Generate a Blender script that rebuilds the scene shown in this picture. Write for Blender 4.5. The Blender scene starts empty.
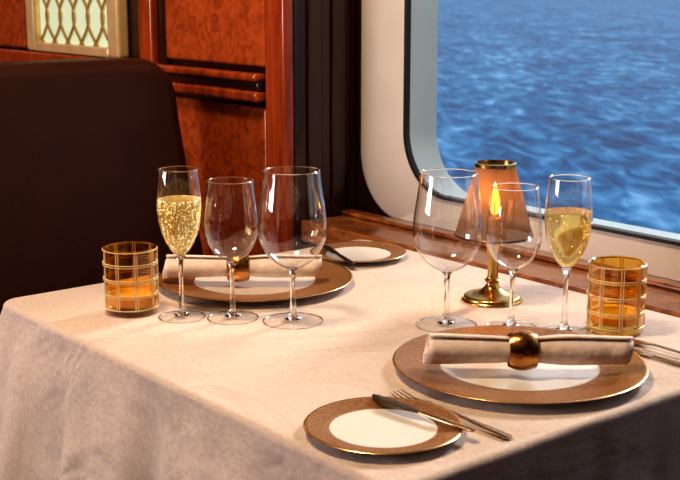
import bpy, bmesh, math, random
from mathutils import Vector, Matrix
random.seed(4)
W=(-.629,.777); Q=(.777,.629); TZ=.75
def P(s,q,z=0.): return (s*W[0]+q*Q[0], s*W[1]+q*Q[1], z)
ANG=math.atan2(Q[1],Q[0])
scene=bpy.context.scene
# ---------------- materials
def newmat(name):
    m=bpy.data.materials.new(name); m.use_nodes=True
    nt=m.node_tree; b=nt.nodes.get("Principled BSDF"); return m,nt,b
def pm(name,col,rough=.5,metal=0,coat=0,col2=None,nscale=5,stretch=(1,1,1),bump=0,bscale=50,detail=4,sheen=0,spec=.5,ramp=(.35,.65),dist=0):
    m,nt,b=newmat(name); N=nt.nodes; L=nt.links
    b.inputs['Roughness'].default_value=rough; b.inputs['Metallic'].default_value=metal
    b.inputs['Coat Weight'].default_value=coat; b.inputs['Coat Roughness'].default_value=.12
    b.inputs['Sheen Weight'].default_value=sheen; b.inputs['Specular IOR Level'].default_value=spec
    tc=N.new('ShaderNodeTexCoord'); mp=N.new('ShaderNodeMapping'); mp.inputs['Scale'].default_value=stretch
    L.new(tc.outputs['Object'],mp.inputs[0])
    if col2 is None: col2=tuple(c*.86 for c in col)
    n=N.new('ShaderNodeTexNoise'); n.inputs['Scale'].default_value=nscale; n.inputs['Detail'].default_value=detail; n.inputs['Distortion'].default_value=dist
    L.new(mp.outputs[0],n.inputs['Vector'])
    r=N.new('ShaderNodeValToRGB'); r.color_ramp.elements[0].position=ramp[0]; r.color_ramp.elements[1].position=ramp[1]
    r.color_ramp.elements[0].color=(*col2,1); r.color_ramp.elements[1].color=(*col,1)
    L.new(n.outputs['Fac'],r.inputs[0]); L.new(r.outputs[0],b.inputs['Base Color'])
    if bump:
        n2=N.new('ShaderNodeTexNoise'); n2.inputs['Scale'].default_value=bscale; n2.inputs['Detail'].default_value=3
        L.new(tc.outputs['Object'],n2.inputs['Vector'])
        bp=N.new('ShaderNodeBump'); bp.inputs['Strength'].default_value=bump; bp.inputs['Distance'].default_value=.01
        L.new(n2.outputs['Fac'],bp.inputs['Height']); L.new(bp.outputs[0],b.inputs['Normal'])
    return m
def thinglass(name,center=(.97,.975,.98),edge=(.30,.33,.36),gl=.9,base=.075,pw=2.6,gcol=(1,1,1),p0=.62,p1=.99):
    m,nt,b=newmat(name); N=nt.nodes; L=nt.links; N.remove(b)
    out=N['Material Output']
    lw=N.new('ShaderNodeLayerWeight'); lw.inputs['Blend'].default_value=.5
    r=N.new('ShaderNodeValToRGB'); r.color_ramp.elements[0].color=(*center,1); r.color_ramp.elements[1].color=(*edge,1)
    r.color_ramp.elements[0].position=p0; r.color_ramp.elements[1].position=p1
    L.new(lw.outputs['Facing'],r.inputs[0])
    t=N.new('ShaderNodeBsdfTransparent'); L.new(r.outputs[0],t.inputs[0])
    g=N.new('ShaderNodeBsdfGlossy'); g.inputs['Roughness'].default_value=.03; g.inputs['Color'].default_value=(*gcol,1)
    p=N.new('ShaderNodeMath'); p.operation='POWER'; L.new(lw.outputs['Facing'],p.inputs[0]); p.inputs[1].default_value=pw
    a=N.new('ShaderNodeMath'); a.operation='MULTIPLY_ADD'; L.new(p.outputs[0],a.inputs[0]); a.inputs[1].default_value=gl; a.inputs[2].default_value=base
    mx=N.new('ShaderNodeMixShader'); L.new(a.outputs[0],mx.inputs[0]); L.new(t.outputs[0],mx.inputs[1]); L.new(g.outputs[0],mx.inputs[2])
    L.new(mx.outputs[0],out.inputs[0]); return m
def realglass(name,col,ior=1.5,rough=0.0):
    m,nt,b=newmat(name); b.inputs['Base Color'].default_value=(*col,1); b.inputs['Roughness'].default_value=rough
    b.inputs['Transmission Weight'].default_value=1; b.inputs['IOR'].default_value=ior; return m
def liquid(name,tint,body,fac):
    m,nt,b=newmat(name); N=nt.nodes; L=nt.links
    b.inputs['Base Color'].default_value=(*tint,1); b.inputs['Roughness'].default_value=.02
    b.inputs['Transmission Weight'].default_value=1; b.inputs['IOR'].default_value=1.12
    d=N.new('ShaderNodeBsdfTranslucent'); d.inputs[0].default_value=(*body,1)
    d2=N.new('ShaderNodeBsdfDiffuse'); d2.inputs[0].default_value=(*body,1)
    a=N.new('ShaderNodeMixShader'); a.inputs[0].default_value=.4; L.new(d.outputs[0],a.inputs[1]); L.new(d2.outputs[0],a.inputs[2])
    x=N.new('ShaderNodeMixShader'); x.inputs[0].default_value=fac; L.new(b.outputs[0],x.inputs[1]); L.new(a.outputs[0],x.inputs[2])
    L.new(x.outputs[0],N['Material Output'].inputs[0]); return m
def emis(name,col,st):
    m,nt,b=newmat(name); b.inputs['Base Color'].default_value=(*col,1)
    b.inputs['Emission Color'].default_value=(*col,1); b.inputs['Emission Strength'].default_value=st; return m

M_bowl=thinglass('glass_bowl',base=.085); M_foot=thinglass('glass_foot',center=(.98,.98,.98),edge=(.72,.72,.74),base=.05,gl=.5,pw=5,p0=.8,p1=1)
M_stem=realglass('glass_stem',(1,1,1),1.5)
M_champ=liquid('champagne',(1,.90,.52),(1,.80,.34),.32); M_wine=liquid('white_wine',(1,.82,.36),(.98,.66,.16),.28)
M_bub=emis('bubble',(1,.96,.82),1.1)  # bubbles given a glow of their own so they show up
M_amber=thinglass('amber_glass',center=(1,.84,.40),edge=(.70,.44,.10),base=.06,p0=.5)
M_amberb=pm('amber_wax',(.92,.68,.18),.25,coat=.5,col2=(.85,.54,.09),nscale=30)
M_grid=pm('grid_gold',(.88,.74,.46),.3,metal=.3,nscale=80)
M_white=pm('porcelain',(.74,.72,.70),.18,coat=.4,nscale=3,col2=(.71,.69,.67))
M_gold=pm('gold_edge',(.74,.46,.22),.24,metal=.9,nscale=60)
M_bronze=pm('bronze',(.66,.45,.17),.22,metal=1,nscale=40)
M_copper=pm('copper_ring',(.60,.31,.11),.24,metal=1,nscale=60,col2=(.40,.18,.06),bump=.12,bscale=140)
M_cut=pm('cutlery_metal',(.60,.42,.26),.22,metal=1,nscale=60)
M_cutdark=pm('cutlery_dark',(.14,.09,.06),.25,metal=.8,nscale=60)
M_napkin=pm('napkin_fabric',(.76,.64,.57),.9,sheen=.3,nscale=90,bump=.35,bscale=40)
def rimmat():
    m,nt,b=newmat('plate_rim'); N=nt.nodes; L=nt.links
    tc=N.new('ShaderNodeTexCoord'); v=N.new('ShaderNodeTexVoronoi'); v.inputs['Scale'].default_value=420
    L.new(tc.outputs['Object'],v.inputs['Vector'])
    r=N.new('ShaderNodeValToRGB'); r.color_ramp.elements[0].color=(.46,.25,.115,1); r.color_ramp.elements[1].color=(.26,.125,.05,1)
    r.color_ramp.elements[0].position=.2; r.color_ramp.elements[1].position=.65
    L.new(v.outputs['Distance'],r.inputs[0]); L.new(r.outputs[0],b.inputs['Base Color'])
    bp=N.new('ShaderNodeBump'); bp.inputs['Strength'].default_value=.2; bp.inputs['Distance'].default_value=.0006; bp.invert=True
    L.new(v.outputs['Distance'],bp.inputs['Height']); L.new(bp.outputs[0],b.inputs['Normal'])
    b.inputs['Metallic'].default_value=.4; b.inputs['Roughness'].default_value=.38; return m
M_rim=rimmat()
def clothmat():
    m,nt,b=newmat('tablecloth_fabric'); N=nt.nodes; L=nt.links
    b.inputs['Roughness'].default_value=.8; b.inputs['Sheen Weight'].default_value=.2
    tc=N.new('ShaderNodeTexCoord')
    def noise(sc,stretch,det=3,dist=0):
        mp=N.new('ShaderNodeMapping'); mp.vector_type='POINT'; mp.inputs['Rotation'].default_value=(0,0,-ANG); 
        mp2=N.new('ShaderNodeMapping'); mp2.inputs['Scale'].default_value=stretch
        L.new(tc.outputs['Object'],mp.inputs[0]); L.new(mp.outputs[0],mp2.inputs[0])
        n=N.new('ShaderNodeTexNoise'); n.inputs['Scale'].default_value=sc; n.inputs['Detail'].default_value=det; n.inputs['Distortion'].default_value=dist
        L.new(mp2.outputs[0],n.inputs['Vector']); return n
    a=noise(95,(1,8,8)); c=noise(95,(8,1,1))
    ad=N.new('ShaderNodeMath'); ad.operation='ADD'; L.new(a.outputs['Fac'],ad.inputs[0]); L.new(c.outputs['Fac'],ad.inputs[1])
    hf=N.new('ShaderNodeMath'); hf.operation='MULTIPLY'; L.new(ad.outputs[0],hf.inputs[0]); hf.inputs[1].default_value=.5
    r=N.new('ShaderNodeValToRGB'); r.color_ramp.elements[0].color=(.51,.42,.375,1); r.color_ramp.elements[1].color=(.66,.56,.505,1)
    r.color_ramp.elements[0].position=.36; r.color_ramp.elements[1].position=.64
    L.new(hf.outputs[0],r.inputs[0]); L.new(r.outputs[0],b.inputs['Base Color'])
    n2=noise(4.5,(1,1,1),3,1.2)
    b1=N.new('ShaderNodeBump'); b1.inputs['Strength'].default_value=1; b1.inputs['Distance'].default_value=.018; L.new(n2.outputs['Fac'],b1.inputs['Height'])
    b2=N.new('ShaderNodeBump'); b2.inputs['Strength'].default_value=.7; b2.inputs['Distance'].default_value=.0010; L.new(hf.outputs[0],b2.inputs['Height'])
    L.new(b1.outputs[0],b2.inputs['Normal']); L.new(b2.outputs[0],b.inputs['Normal']); return m
M_cloth=clothmat()
M_burl=pm('burl_wood',(.46,.112,.026),.25,coat=.6,col2=(.28,.058,.014),nscale=38,detail=9,dist=1.2)
M_wood=pm('red_wood',(.40,.085,.020),.25,coat=.6,col2=(.23,.042,.010),nscale=6,stretch=(8,8,1),detail=6)
M_dark=pm('dark_wood',(.032,.011,.006),.25,coat=.5,nscale=6,stretch=(8,8,1))
M_ledge=pm('ledge_wood',(.40,.165,.06),.22,coat=.6,col2=(.20,.072,.026),nscale=5,stretch=(1.5,10,10),detail=6)
M_frame=pm('window_frame_white',(.66,.62,.60),.4,nscale=3)
M_reveal=pm('window_reveal',(.42,.56,.66),.4,nscale=3)
M_gasket=pm('rubber_gasket',(.015,.015,.018),.4,nscale=9)
M_leather=pm('leather_brown',(.050,.014,.007),.48,nscale=14,bump=.08,bscale=90,spec=.35)
M_floor=pm('carpet',(.10,.03,.02),.95,nscale=60,bump=.5,bscale=300)
M_ceil=pm('ceiling_paint',(.55,.48,.40),.8,nscale=4)
M_pane=thinglass('window_pane',center=(.98,.99,.995),edge=(.9,.92,.94),gl=.0,base=.008)
M_goldframe=pm('gold_frame',(.82,.64,.36),.3,metal=.4,nscale=30)
# ---------------- mesh helpers
class MB:
    def __init__(s): s.v=[];s.f=[];s.m=[];s.mats=[]
    def mi(s,mat):
        if mat not in s.mats: s.mats.append(mat)
        return s.mats.index(mat)
    def add(s,verts,faces,mat):
        o=len(s.v); s.v+= [tuple(v) for v in verts]; i=s.mi(mat)
        for f in faces: s.f.append(tuple(o+k for k in f)); s.m.append(i)
    def lathe(s,prof,mat,n=64,mats=None,c=(0,0,0)):
        vs=[];rings=[]
        for r,z in prof:
            if r<1e-6: rings.append([len(vs)]); vs.append((c[0],c[1],c[2]+z))
            else:
                st=len(vs)
                for k in range(n):
                    a=2*math.pi*k/n; vs.append((c[0]+r*math.cos(a),c[1]+r*math.sin(a),c[2]+z))
                rings.append(list(range(st,st+n)))
        o=len(s.v); s.v+=vs
        for i in range(len(rings)-1):
            A,B=rings[i],rings[i+1]; m=s.mi(mats[i] if mats else mat)
            if len(A)==1 and len(B)==1: continue
            for k in range(n):
                k2=(k+1)%n
                if len(A)==1: f=(A[0],B[k],B[k2])
                elif len(B)==1: f=(A[k],B[0],A[k2])
                else: f=(A[k],B[k],B[k2],A[k2])
                s.f.append(tuple(o+x for x in f)); s.m.append(m)
    def sweep(s,path,mat,n=8,up=Vector((0,0,1))):
        vs=[];fs=[];m=len(path)
        for i,(p,w,t) in enumerate(path):
            a=path[max(0,i-1)][0]; b=path[min(m-1,i+1)][0]; d=(Vector(b)-Vector(a)).normalized()
            sd=d.cross(up)
            if sd.length<1e-4: sd=Vector((1,0,0))
            sd.normalize(); u=sd.cross(d)
            for k in range(n):
                an=2*math.pi*(k+.5)/n
                vs.append(Vector(p)+sd*math.cos(an)*w/2+u*math.sin(an)*t/2)
        for i in range(m-1):
            for k in range(n):
                k2=(k+1)%n; fs.append((i*n+k,i*n+k2,(i+1)*n+k2,(i+1)*n+k))
        fs.append(tuple(range(n-1,-1,-1))); fs.append(tuple((m-1)*n+k for k in range(n)))
        s.add(vs,fs,mat)
    def sph(s,c,r,mat,seg=6):
        vs=[];fs=[];rn=4
        vs.append((c[0],c[1],c[2]+r))
        for i in range(1,rn):
            t=math.pi*i/rn
            for k in range(seg):
                a=2*math.pi*k/seg; vs.append((c[0]+r*math.sin(t)*math.cos(a),c[1]+r*math.sin(t)*math.sin(a),c[2]+r*math.cos(t)))
        vs.append((c[0],c[1],c[2]-r))
        for k in range(seg):
            k2=(k+1)%seg; fs.append((0,1+k,1+k2))
            for i in range(rn-2): fs.append((1+i*seg+k,1+(i+1)*seg+k,1+(i+1)*seg+k2,1+i*seg+k2))
            fs.append((1+(rn-2)*seg+k,len(vs)-1,1+(rn-2)*seg+k2))
        s.add(vs,fs,mat)
    def box(s,a0,a1,b0,b1,c0,c1,mat,f=lambda a,b,c:(a,b,c)):
        vs=[f(a,b,c) for a in(a0,a1) for b in(b0,b1) for c in(c0,c1)]
        s.add(vs,[(0,1,3,2),(4,6,7,5),(0,4,5,1),(2,3,7,6),(0,2,6,4),(1,5,7,3)],mat)
    def mesh(s,name,smooth=True,angle=40,recalc=True):
        me=bpy.data.meshes.new(name); me.from_pydata(s.v,[],s.f)
        for m in s.mats: me.materials.append(m)
        for p,i in zip(me.polygons,s.m): p.material_index=i
        if recalc:
            bm=bmesh.new(); bm.from_mesh(me); bmesh.ops.recalc_face_normals(bm,faces=bm.faces); bm.to_mesh(me); bm.free()
        if smooth:
            me.polygons.foreach_set('use_smooth',[True]*len(me.polygons))
            me.set_sharp_from_angle(angle=math.radians(angle))
        me.update(); return me
def obj(name,me,loc=(0,0,0),rz=0,parent=None):
    o=bpy.data.objects.new(name,me); scene.collection.objects.link(o); o.location=loc; o.rotation_euler=(0,0,rz)
    if parent: o.parent=parent
    return o
def empty(name,loc=(0,0,0),rz=0):
    return obj(name,None,loc,rz)
def bevel(o,w,seg=3):
    m=o.modifiers.new('bevel','BEVEL'); m.width=w; m.segments=seg; m.limit_method='ANGLE'; m.angle_limit=math.radians(30)
def sqbox(name,s0,s1,q0,q1,z0,z1,mat,bv=0,parent=None):
    b=MB(); b.box(s0,s1,q0,q1,z0,z1,mat,P); o=obj(name,b.mesh(name,smooth=bv>0),parent=parent)
    if bv: bevel(o,bv)
    return o
# ---------------- room shell
sqbox('floor',-3,3.8,-3,1.56,-.1,0,M_floor)
sqbox('ceiling',-3,3.8,-3,1.56,2.4,2.5,M_ceil)
sqbox('wall_back',3.8,3.9,-3,1.56,0,2.4,M_wood)
sqbox('wall_near',-3.1,-3,-3,1.56,0,2.4,M_wood)
sqbox('wall_opposite',-3,3.8,-3.1,-3,0,2.4,M_wood)
def rrect(s0,s1,z0,z1,r,n=14):
    out=[]
    for cx,cz,a0 in((s1-r,z1-r,0),(s0+r,z1-r,90),(s0+r,z0+r,180),(s1-r,z0+r,270)):
        for k in range(n+1):
            a=math.radians(a0+90*k/n); out.append((cx+r*math.cos(a),cz+r*math.sin(a)))
    return out
def bridge(mb,loops,mat):
    n=len(loops[0][0]); vs=[]
    for lp,q in loops: vs+=[P(s,q,z) for s,z in lp]
    fs=[]
    for i in range(len(loops)-1):
        for k in range(n):
            k2=(k+1)%n; fs.append((i*n+k,i*n+k2,(i+1)*n+k2,(i+1)*n+k))
    mb.add(vs,fs,mat)
S0=.05
G=rrect(S0,1.71,TZ+.062,TZ+.95,.12)
Gi=rrect(S0+.010,1.702,TZ+.068,TZ+.942,.115)
I=rrect(S0+.02,1.682,TZ+.066,TZ+.93,.115)
O=rrect(S0-.14,1.85,TZ-.002,TZ+1.06,.13)
O1=rrect(S0-.13,1.84,TZ+.006,TZ+1.05,.125)
BIG=rrect(-3,3.8,0,2.4,.002)
mb=MB(); bridge(mb,[(BIG,1.56),(O,1.56)],M_dark); bridge(mb,[(rrect(-3,3.8,0,2.4,.002),1.602),(I,1.602)],M_dark)
obj('wall_window',mb.mesh('wall_window',smooth=False))
win=empty('window_1')
mb=MB(); bridge(mb,[(O,1.56),(O,1.552),(O1,1.545),(G,1.545),(G,1.556)],M_frame)
obj('frame',mb.mesh('frame'),parent=win)
mb=MB()
bridge(mb,[(G,1.5449),(G,1.540),(Gi,1.540),(Gi,1.556)],M_gasket); obj('gasket',mb.mesh('gasket'),parent=win)
mb=MB(); bridge(mb,[(Gi,1.55),(I,1.598),(I,1.602)],M_reveal); obj('reveal',mb.mesh('reveal'),parent=win)
mb=MB(); mb.add([P(s,1.600,z) for s,z in I],[tuple(range(len(I)))],M_pane); obj('pane',mb.mesh('pane',smooth=False),parent=win)
# ledge
led=empty('window_ledge')
sqbox('ledge_top',-2.9,1.868,1.425,1.5445,TZ-.035,TZ-.003,M_ledge,.006,led)
sqbox('ledge_nosing',-2.9,1.868,1.41,1.424,TZ-.045,TZ-.0005,M_ledge,.005,led)
sqbox('ledge_apron',-2.9,1.868,1.47,1.545,.02,TZ-.036,M_dark,0,led)
sqbox('ledge_bead',-2.9,1.868,1.515,1.5445,TZ-.0025,TZ+.006,M_ledge,.003,led)
# panelled pier to left of window
pier=empty('wall_panelled')
sqbox('pier_core',1.87,3.79,1.40,1.555,.0,2.4,M_dark,0,pier)
sqbox('stile_right',1.868,1.935,1.375,1.3995,0,2.4,M_wood,.006,pier)
sqbox('stile_mid',2.37,2.43,1.378,1.3995,0,2.4,M_wood,.006,pier)
sqbox('groove_mid',2.33,2.368,1.392,1.3995,0,2.4,M_dark,0,pier)
sqbox('upper_burl',1.945,2.325,1.386,1.3995,TZ+.295,2.4,M_burl,.008,pier)
sqbox('lower_burl',1.945,2.325,1.386,1.3995,.1,TZ+.215,M_burl,.008,pier)
sqbox('lower_burl_far',2.435,3.78,1.386,1.3995,.1,TZ+.22,M_burl,.008,pier)
sqbox('far_burl',3.05,3.78,1.386,1.3995,TZ+.29,2.4,M_burl,.008,pier)
for i in range(2):
    sqbox('side_reed',1.864,1.8695,1.43+i*.06,1.465+i*.06,TZ,2.4,M_dark,.003,pier)
rail=empty('trim_1')
sqbox('rail_top',1.94,2.36,1.355,1.385,TZ+.268,TZ+.285,M_wood,.006,rail)
sqbox('rail_lip',1.94,2.36,1.363,1.385,TZ+.250,TZ+.2675,M_dark,.004,rail)
sqbox('rail_bottom',1.94,2.36,1.358,1.385,TZ+.228,TZ+.2495,M_wood,.006,rail)
sqbox('rail_far',2.44,3.78,1.362,1.385,TZ+.235,TZ+.285,M_wood,.006,rail)
# decorative glass panel
deco=empty('decorative_glass_panel')
m,nt,b=newmat('frosted_backlit'); b.inputs['Base Color'].default_value=(.50,.60,.46,1); b.inputs['Roughness'].default_value=.25
b.inputs['Emission Color'].default_value=(.66,.76,.54,1); b.inputs['Emission Strength'].default_value=.36
a0,a1=2.56,2.95
sqbox('glass',a0,a1,1.388,1.3995,TZ+.30,2.2,m,0,deco)
for k,(x0,x1) in enumerate(((a0-.055,a0),(a1,a1+.05))):
    sqbox('frame_side',x0,x1,1.368,1.3995,TZ+.287,2.25,M_goldframe,.008,deco)
sqbox('frame_bottom',a0,a1,1.37,1.3995,TZ+.287,TZ+.31,M_goldframe,.004,deco)
M_lat=pm('lattice_gold',(.55,.36,.10),.3,metal=.5,nscale=30)
mb=MB(); nc=5; wd=(a1-a0-.02)/nc; U=Vector((Q[0],Q[1],0))
for c in range(nc+1):
    for ph in(0,math.pi):
        run=[]
        for k in range(0,170):
            z=TZ+.30+k*.008
            s=a0+.01+wd*c+ math.sin((z-TZ)*2*math.pi/.24+ph+1.1)*wd*.56
            if a0+.002<s<a1-.002: run.append((Vector(P(s,1.384,z)),.0085,.005))
            else:
                if len(run)>1: mb.sweep(run,M_lat,6,up=U)
                run=[]
        if len(run)>1: mb.sweep(run,M_lat,6,up=U)
obj('lattice',mb.mesh('lattice'),parent=deco)
# ---------------- sea
def seamat():
    m,nt,b=newmat('sea_water'); N=nt.nodes; L=nt.links
    tc=N.new('ShaderNodeTexCoord'); mp=N.new('ShaderNodeMapping'); mp.inputs['Scale'].default_value=(1,.34,1)
    mp.inputs['Rotation'].default_value=(0,0,.15)
    L.new(tc.outputs['Object'],mp.inputs[0])
    n1=N.new('ShaderNodeTexNoise'); n1.inputs['Scale'].default_value=.72; n1.inputs['Detail'].default_value=5; n1.inputs['Roughness'].default_value=.58; n1.inputs['Distortion'].default_value=.7
    n2=N.new('ShaderNodeTexNoise'); n2.inputs['Scale'].default_value=.14; n2.inputs['Detail'].default_value=3; n2.inputs['Distortion'].default_value=.5
    L.new(mp.outputs[0],n1.inputs['Vector']); L.new(mp.outputs[0],n2.inputs['Vector'])
    mx=N.new('ShaderNodeMix'); mx.inputs[0].default_value=.33; L.new(n1.outputs['Fac'],mx.inputs[2]); L.new(n2.outputs['Fac'],mx.inputs[3])
    r=N.new('ShaderNodeValToRGB'); e=r.color_ramp.elements  # light and dark of the waves painted into the base colour
    e[0].position=.38; e[0].color=(.004,.055,.16,1); e[1].position=.66; e[1].color=(.20,.44,.66,1)
    x=e.new(.48); x.color=(.014,.13,.29,1)
    x=e.new(.56); x.color=(.052,.23,.42,1)
    L.new(mx.outputs[0],r.inputs[0]); L.new(r.outputs[0],b.inputs['Base Color'])
    bp=N.new('ShaderNodeBump'); bp.inputs['Strength'].default_value=.4; bp.inputs['Distance'].default_value=.5
    L.new(n1.outputs['Fac'],bp.inputs['Height']); L.new(bp.outputs[0],b.inputs['Normal'])
    b.inputs['Roughness'].default_value=.4; b.inputs['IOR'].default_value=1.33; b.inputs['Specular IOR Level'].default_value=.05
    return m
mb=MB(); c=[(-1800,4),(1800,4),(1800,3500),(-1800,3500)]
mb.add([P(s,q,-8.3) for s,q in c],[(0,1,2,3)],seamat()); 
me=mb.mesh('sea',smooth=False); obj('sea',me)
if me.polygons[0].normal.z<0: me.flip_normals()
# ---------------- table + cloth
s0,s1,q0,q1=.772,1.655,.685,1.395
tab=empty('dining_table')
sqbox('table_top',s0+.01,s1-.01,q0+.01,q1-.01,TZ-.035,TZ-.004,M_wood,.004,tab)
cs,cq=(s0+s1)/2,(q0+q1)/2; cx,cy,_=P(cs,cq)
mb=MB(); mb.lathe([(0,0),(.24,0),(.24,.02),(.06,.05),(.04,.1),(.04,TZ-.06),(.12,TZ-.036),(0,TZ-.036)],M_dark,32,c=(cx,cy,0)); obj('pedestal',mb.mesh('pedestal'),parent=tab)
def perim(r=.03):
    pts=[]
    cor=[(s1-r,q1-r,0),(s0+r,q1-r,90),(s0+r,q0+r,180),(s1-r,q0+r,270)]
    for ci,(a,b_,d0) in enumerate(cor):
        for k in range(17):
            an=math.radians(d0+90*k/16); pts.append((a+r*math.cos(an),b_+r*math.sin(an),math.cos(an),math.sin(an)))
        na,nb,nd=cor[(ci+1)%4]; an=math.radians(d0+90)
        A=(a+r*math.cos(an),b_+r*math.sin(an)); B=(na+r*math.cos(an),nb+r*math.sin(an))
        for k in range(1,90):
            t=k/90; pts.append((A[0]+(B[0]-A[0])*t,A[1]+(B[1]-A[1])*t,math.cos(an),math.sin(an)))
    return pts
pp=perim(); n=len(pp)
def offs(i,d):
    s,q,ns,nq=pp[i]
    free=max(0,min(1,(.3-nq)/.6))
    dc=min(math.hypot(s-a,q-b) for a in(s0,s1) for b in(q0,))
    dc2=min(dc,math.hypot(s-s0,q-q1)+.15,math.hypot(s-s1,q-q1)+.15)
    x=s*1.3+q*1.9+d*.2
    f=.5+.5*(.48*math.sin(x*19+1)+.34*math.sin(x*36+2.2)+.18*math.sin(x*63))
    g=min(1,d/.26)
    o=.02*g+.075*g*f+.05*math.exp(-(dc2/.07)**2)*g
    return o*free
rings=[]
rr=.009
for a in(0,20,40,60,80,90):
    a=math.radians(a); rings.append([(p[0]-p[2]*rr*(1-math.sin(a)),p[1]-p[3]*rr*(1-math.sin(a)),TZ-rr*(1-math.cos(a))) for p in pp])
for k in range(1,25):
    d=.56*k/24
    rings.append([(p[0]+p[2]*offs(i,d),p[1]+p[3]*offs(i,d),TZ-rr-d) for i,p in enumerate(pp)])
vs=[P(*v) for r_ in rings for v in r_]; fs=[tuple(range(n))]
for j in range(len(rings)-1):
    for k in range(n):
        k2=(k+1)%n; fs.append((j*n+k,j*n+k2,(j+1)*n+k2,(j+1)*n+k))
mb=MB(); mb.add(vs,fs,M_cloth); o=obj('tablecloth',mb.mesh('tablecloth',angle=60),parent=None)
# ---------------- plates
def plate(R,rin,h):
    mb=MB(); k=rin
    prof=[(0,.004),(k-.012,.004),(k-.004,.0052),(k,h*.55),(k+.002,h*.6),(R-.004,h),(R-.0015,h+.0006),(R,h-.0005),(R-.002,h-.002),(k,.0022),(k-.012,.0006),(k-.014,0),(0,0)]
    mats=[M_white,M_white,M_white,M_gold,M_rim,M_gold,M_gold,M_gold]+[M_white]*4
    mb.lathe(prof,M_white,96,mats); return mb.mesh('plate',angle=50)
mc=plate(.152,.094,.0125); mp_=plate(.083,.056,.010)
E=.0006
obj('charger_plate',mc,(.2153,1.382,TZ+E)); obj('charger_plate.001',mc,(-.132,1.81,TZ+E))
obj('bread_plate',mp_,(.045,1.177,TZ+E)); obj('bread_plate.001',mp_,(.031,2.0,TZ+E))
# ---------------- glasses
def smoothprof(pts,sub=5):
    out=[]
    for i in range(len(pts)-1):
        p0=pts[max(0,i-1)];p1=pts[i];p2=pts[i+1];p3=pts[min(len(pts)-1,i+2)]
        for k in range(sub):
            t=k/sub
            out.append(tuple(.5*((2*p1[j])+(-p0[j]+p2[j])*t+(2*p0[j]-5*p1[j]+4*p2[j]-p3[j])*t*t+(-p0[j]+3*p1[j]-3*p2[j]+p3[j])*t**3) for j in(0,1)))
    out.append(pts[-1]); return [(max(0,r),z) for r,z in out]
def interp(prof,z):
    for a,b in zip(prof,prof[1:]):
        if a[1]<=z<=b[1] and b[1]>a[1]: return a[0]+(b[0]-a[0])*(z-a[1])/(b[1]-a[1])
    return prof[-1][0]
def wineglass(name,bowl,foot,sr=.0033,liquid=None,bubbles=0,matl=None):
    mb=MB(); B=smoothprof(bowl); zb=bowl[0][1]
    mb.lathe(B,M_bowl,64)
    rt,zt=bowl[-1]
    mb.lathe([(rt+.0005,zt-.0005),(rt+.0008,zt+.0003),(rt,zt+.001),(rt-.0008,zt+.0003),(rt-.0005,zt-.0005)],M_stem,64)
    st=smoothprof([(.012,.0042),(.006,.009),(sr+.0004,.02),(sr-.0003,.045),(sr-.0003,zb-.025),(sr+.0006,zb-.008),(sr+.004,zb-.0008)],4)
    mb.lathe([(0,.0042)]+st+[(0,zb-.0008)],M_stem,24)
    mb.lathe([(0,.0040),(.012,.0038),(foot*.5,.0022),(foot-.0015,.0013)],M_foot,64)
    mb.lathe([(foot-.0015,.0002),(foot-.0018,.0014),(foot-.0006,.0018),(foot,.001),(foot-.0006,.0002),(foot-.0015,.0002)],M_stem,64)
    if liquid:
        L_=[(max(0,r-.0009),z+.0009) for r,z in B if z+.0009<liquid]
        L_=[(0,L_[0][1])]+[p for p in L_ if p[0]>.0005]
        rl=interp(B,liquid)-.0009
        mb.lathe(L_+[(rl,liquid),(0,liquid)],matl,64)
        for i in range(bubbles):
            z=random.uniform(zb+.008,liquid-.001)
            if random.random()<.35: z=liquid-.0012-random.random()**2*.015
            R=interp(B,z)-.0018
            if R<=0: continue
            a=random.random()*6.283; rr_=R*random.random()**.12
            mb.sph((rr_*math.cos(a),rr_*math.sin(a),z),random.uniform(.0004,.00095),M_bub)
    return mb.mesh(name,angle=50,recalc=True)
flute=[(.0,.088),(.007,.090),(.017,.102),(.026,.122),(.0305,.145),(.0315,.160),(.0295,.185),(.0265,.209)]
white=[(0,.082),(.012,.085),(.026,.096),(.035,.114),(.0372,.130),(.036,.150),(.033,.174),(.031,.194)]
red=[(0,.076),(.014,.078),(.032,.091),(.044,.111),(.047,.130),(.0455,.155),(.041,.185),(.038,.210)]
g1=wineglass('flute_l',flute,.033,liquid=.168,bubbles=420,matl=M_champ)
g1b=wineglass('flute_r',flute,.031,liquid=.165,bubbles=40,matl=M_wine)
g2=wineglass('white',white,.036); g3=wineglass('red',red,.042,sr=.0038)
obj('champagne_flute',g1,(-.221,1.622,TZ)); obj('champagne_flute.001',g1b,(.300,1.547,TZ))
obj('white_wine_glass',g2,(-.1495,1.617,TZ)); obj('white_wine_glass.001',g2,(.232,1.567,TZ))
obj('red_wine_glass',g3,(-.065,1.601,TZ)); obj('red_wine_glass.001',g3,(.145,1.581,TZ))
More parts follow.
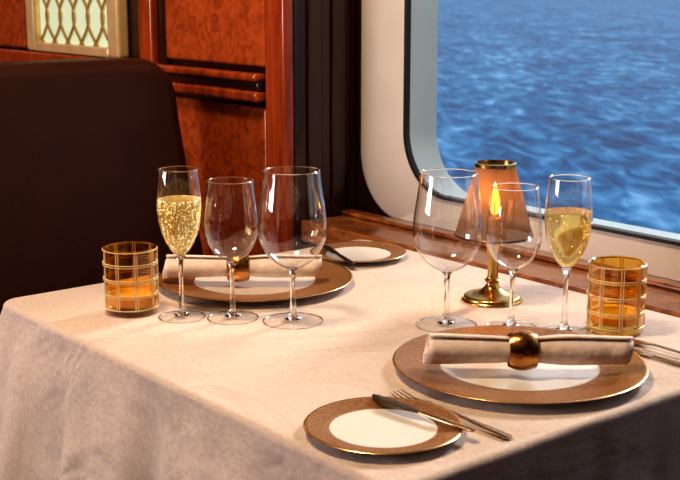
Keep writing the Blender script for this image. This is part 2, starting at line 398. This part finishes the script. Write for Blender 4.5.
# ---------------- tumblers
def tumbler():
    mb=MB(); R=.0375; H=.094
    mb.lathe([(0,.002),(R-.003,.001),(R-.0005,.003),(R,.006),(R,H),(R-.0015,H+.001),(R-.003,H),(R-.003,.014),(0,.012)],M_amber,64)
    mb.lathe([(0,.0135),(R-.0045,.0145),(R-.0045,.024),(R-.010,.026),(0,.025)],M_amberb,48)
    rw=.0008
    for zc in(.010,.0275,.0305,.0495,.0525,.0715,.0745,.0925):
        mb.lathe([(R,zc-rw),(R+.0014,zc-rw*.5),(R+.0014,zc+rw*.5),(R,zc+rw)],M_grid,64)
    for k in range(18):
        a=2*math.pi*(k//2)/9+(.045 if k%2 else -.045)
        r=R+.0006
        mb.sweep([(Vector((r*math.cos(a),r*math.sin(a),z)),.0016,.0014) for z in(.009,.05,.0935)],M_grid,6,up=Vector((math.cos(a),math.sin(a),0)))
    return mb.mesh('tumbler',angle=50)
tm=tumbler()
obj('votive_tumbler',tm,(-.296,1.650,TZ),.2); obj('votive_tumbler.001',tm,(.3696,1.556,TZ),.5)
# ---------------- lamp
lampL=(.2245,1.715,TZ)
lamp=empty('table_lamp',lampL)
mb=MB()
mb.lathe(smoothprof([(0,0),(.042,.0),(.0425,.004),(.040,.008),(.028,.011),(.014,.018),(.009,.026),(.012,.031),(.008,.036),(.0085,.07),(.012,.085),(.018,.092),(.020,.098),(.018,.1),(0,.1)],4),M_bronze,48)
obj('base',mb.mesh('base',angle=60),parent=lamp)
mb=MB(); mb.lathe([(0,.1),(.011,.1),(.011,.123),(.009,.124),(0,.123)],pm('candle_wax',(.9,.75,.5),.5),24); obj('candle',mb.mesh('candle'),parent=lamp)
mb=MB(); mb.lathe(smoothprof([(0,.126),(.006,.133),(.008,.146),(.004,.166),(0,.180)],4),emis('flame',(1,.36,.05),12),20); obj('flame',mb.mesh('flame'),parent=lamp)
m,nt,b=newmat('shade_fabric'); N=nt.nodes;L=nt.links; N.remove(b)
d=N.new('ShaderNodeBsdfDiffuse'); d.inputs[0].default_value=(.25,.195,.18,1); t=N.new('ShaderNodeBsdfTranslucent'); t.inputs[0].default_value=(.28,.19,.11,1)
x1=N.new('ShaderNodeMixShader'); x1.inputs[0].default_value=.35; L.new(d.outputs[0],x1.inputs[1]); L.new(t.outputs[0],x1.inputs[2])
tr=N.new('ShaderNodeBsdfTransparent'); tr.inputs[0].default_value=(.9,.8,.7,1)
x2=N.new('ShaderNodeMixShader'); x2.inputs[0].default_value=.28; L.new(x1.outputs[0],x2.inputs[1]); L.new(tr.outputs[0],x2.inputs[2]); L.new(x2.outputs[0],N['Material Output'].inputs[0])
mb=MB(); mb.lathe([(.057,.098),(.0285,.2)],m,64); obj('shade',mb.mesh('shade'),parent=lamp)
mb=MB(); mb.lathe([(.0573,.097),(.0578,.099),(.0568,.100)],M_cutdark,64); mb.lathe([(.030,.199),(.0298,.204),(.027,.205),(.027,.200)],M_bronze,64)
mb.lathe([(.029,.2),(0,.201)],M_cutdark,48)
for k in range(3):
    a=k*2.094+.4
    mb.sweep([(Vector((.018*math.cos(a),.018*math.sin(a),.096)),.0015,.0015),(Vector((.03*math.cos(a),.03*math.sin(a),.15)),.0015,.0015),(Vector((.028*math.cos(a),.028*math.sin(a),.2)),.0015,.0015)],M_bronze,6)
obj('shade_trim',mb.mesh('shade_trim'),parent=lamp)
ld=bpy.data.lights.new('flame_light','POINT'); ld.energy=.19; ld.color=(1,.42,.08); ld.shadow_soft_size=.008
o=bpy.data.objects.new('flame_light',ld); scene.collection.objects.link(o); o.parent=lamp; o.location=(-.006,-.014,.162)
# ---------------- napkins
def napkin(name,loc,rz,Lh=.122):
    e=empty(name,loc,rz)
    mb=MB(); nx=26; nt_=90; turns=3.0
    vs=[];fs=[]
    for i in range(nx+1):
        x=-Lh+2*Lh*i/nx
        sc=1-.16*math.exp(-((x)/.03)**2)+.05*math.sin(x*40)
        for k in range(nt_+1):
            t=k/nt_; a=t*turns*2*math.pi+math.pi*.6; r=(.006+.0145*t)*sc
            vs.append((x+.0035*math.sin(a)*(1 if i in(0,nx) else 0),r*math.cos(a)*1.05,r*math.sin(a)*.92))
    for i in range(nx):
        for k in range(nt_): fs.append((i*(nt_+1)+k,(i+1)*(nt_+1)+k,(i+1)*(nt_+1)+k+1,i*(nt_+1)+k+1))
    mb.add(vs,fs,M_napkin); o=obj('roll',mb.mesh('roll',angle=80),parent=e)
    sm=o.modifiers.new('sol','SOLIDIFY'); sm.thickness=.0016
    mb=MB(); prof=[]
    for k in range(13):
        t=-1+2*k/12; prof.append((.0200+.0040*math.cos(t*math.pi/2),t*.0165))
    for k in range(12,-1,-1):
        t=-1+2*k/12; prof.append((.0187+.0036*math.cos(t*math.pi/2),t*.0163))
    prof.append(prof[0]); mb.lathe(prof,M_copper,48)
    r=obj('napkin_ring',mb.mesh('ring',angle=60),parent=e); r.rotation_euler=(0,math.pi/2,0); r.location=(-.006,0,0)
    return e
napkin('rolled_napkin',(.2206,1.354,TZ+.0345),-.03,.119)
napkin('rolled_napkin.001',(-.149,1.782,TZ+.0345),0.02,.118)
# ---------------- cutlery
def fork():
    mb=MB(); V=Vector
    mb.sweep([(V((0,0,.002)),.006,.002),(V((.003,0,.002)),.012,.0028),(V((.03,0,.003)),.010,.003),(V((.07,0,.005)),.0065,.003),(V((.105,0,.0055)),.005,.003),(V((.118,0,.004)),.012,.002),(V((.128,0,.003)),.021,.0018),(V((.136,0,.002)),.022,.0016)],M_cut,10)
    for k in range(4):
        y=-.0087+k*.0058
        mb.sweep([(V((.133,y,.0022)),.0036,.0016),(V((.15,y,.0012)),.003,.0015),(V((.168,y,.004)),.002,.0012),(V((.174,y*.95,.006)),.0008,.0008)],M_cut,6)
    return mb.mesh('fork',angle=50)
def knife(Lt=.145,mh=M_cut,mbl=M_cut):
    mb=MB(); V=Vector; h=Lt*.52
    mb.sweep([(V((0,0,.002)),.005,.003),(V((.003,0,.002)),.011,.004),(V((h*.6,0,.002)),.0095,.004),(V((h,0,.002)),.007,.0035)],mh,10)
    mb.sweep([(V((h-.002,0,.002)),.008,.0025),(V((h+.01,.001,.002)),.014,.0014),(V((Lt*.85,.001,.002)),.016,.0012),(V((Lt*.96,-.001,.002)),.011,.001),(V((Lt,-.003,.002)),.003,.0008)],mbl,8)
    return mb.mesh('knife',angle=50)
fk=fork(); kn=knife(.148,M_cut,M_cutdark); kn2=knife(.16,M_cut,M_cut); fk2=fork()
obj('dinner_fork',fk,(.174,1.156,TZ+.001),math.atan2(.132,-.11))
obj('butter_knife',kn,(.136,1.149,TZ+.0115),math.atan2(.101,-.095))
kx,ky,_=P(.785,1.205); obj('dinner_knife',kn2,(kx,ky,TZ+.001),math.atan2(W[1],W[0]))
kx,ky,_=P(.785,1.235); obj('dinner_fork.001',fk2,(kx,ky,TZ+.001),math.atan2(W[1],W[0]))
obj('butter_knife.001',knife(.15,M_cutdark,M_cutdark),(.021,1.893,TZ+.0115),math.atan2(.149,-.052))
# ---------------- chair
ch=empty('dining_chair')
def arc(cx,cz,r,a0,a1,n=8): return [(cx+r*math.cos(math.radians(a0+(a1-a0)*k/n)),cz+r*math.sin(math.radians(a0+(a1-a0)*k/n))) for k in range(n+1)]
outl=[(.60,.40),(1.352,.40),(1.345,.55),(1.318,.75),(1.298,.93)]+arc(1.215,.980,.08,0,90)+[(.95,1.062)]+arc(.72,.980,.08,90,180)+[(.63,.75)]
vs=[];k=len(outl)
for ds in(0,.11):
    for q,z in outl: vs.append(P(2.06+ds+.10*(z-.4),q,z))
fs=[tuple(range(k)),tuple(range(2*k-1,k-1,-1))]+[(i,(i+1)%k,k+(i+1)%k,k+i) for i in range(k)]
mb=MB(); mb.add(vs,fs,M_leather); o=obj('backrest',mb.mesh('backrest',angle=50),parent=ch); bevel(o,.025,4)
sqbox('seat',1.77,2.055,.66,1.28,.40,.48,M_leather,.025,ch)
sqbox('seat_rail',1.79,2.15,.68,1.26,.34,.399,M_dark,.005,ch)
for i,(a,b_) in enumerate(((1.81,.70),(1.81,1.24),(2.12,.70),(2.12,1.24))):
    mb=MB(); x,y,_=P(a,b_); mb.lathe([(0,0),(.014,0),(.022,.34),(0,.34)],M_dark,16,c=(x,y,0)); obj('leg_%d'%(i+1),mb.mesh('leg'),parent=ch)
# ---------------- lights
def area(name,loc,tgt,sx,sy,e,col):
    l=bpy.data.lights.new(name,'AREA'); l.shape='RECTANGLE'; l.size=sx; l.size_y=sy; l.energy=e; l.color=col
    o=bpy.data.objects.new(name,l); scene.collection.objects.link(o); o.location=loc
    o.rotation_euler=(Vector(tgt)-Vector(loc)).to_track_quat('-Z','Y').to_euler(); return o
area('left_fill_light',P(3.0,-2.3,1.5),P(1.4,.8,.6),1.3,1.0,58,(.97,.91,.93))  # unseen fill added at the left to brighten cloth drop and glass highlights
area('ceiling_light',P(1.3,.5,2.35),P(2.05,1.39,1.0),.3,.3,32,(1,.74,.46))
sun=bpy.data.lights.new('sun','SUN'); sun.energy=2.35; sun.angle=.22; sun.color=(1,.91,.82)
o=bpy.data.objects.new('sun',sun); scene.collection.objects.link(o)
d=Vector((-Q[0]*.95+W[0]*-.20,-Q[1]*.95+W[1]*-.20,-.58)); o.rotation_euler=d.to_track_quat('-Z','Y').to_euler(); o.location=(3,4,5)
w=bpy.data.worlds.new('world'); scene.world=w; w.use_nodes=True; nt=w.node_tree; N=nt.nodes; L=nt.links
bg=N['Background']; tc=N.new('ShaderNodeTexCoord'); sp=N.new('ShaderNodeSeparateXYZ'); r=N.new('ShaderNodeValToRGB')
L.new(tc.outputs['Generated'],sp.inputs[0]); L.new(sp.outputs['Z'],r.inputs[0]); L.new(r.outputs[0],bg.inputs[0])
e=r.color_ramp.elements; e[0].position=0; e[0].color=(.92,.88,.84,1); e[1].position=.8; e[1].color=(.38,.48,.68,1)
bg.inputs[1].default_value=1.05
# ---------------- camera
c=bpy.data.cameras.new('camera'); c.lens=63.53; c.sensor_width=36; c.dof.use_dof=True; c.dof.focus_distance=1.58; c.dof.aperture_fstop=14; c.clip_end=8000
o=bpy.data.objects.new('camera',c); scene.collection.objects.link(o); o.location=(0,0,1.205); o.rotation_euler=(math.radians(78),0,0); scene.camera=o
try: scene.view_settings.view_transform='Standard'
except Exception as ex: print(ex)
for lk in ('High Contrast','Medium High Contrast'):
    try: scene.view_settings.look=lk; break
    except Exception as ex: print(ex)
scene.view_settings.exposure=-.08
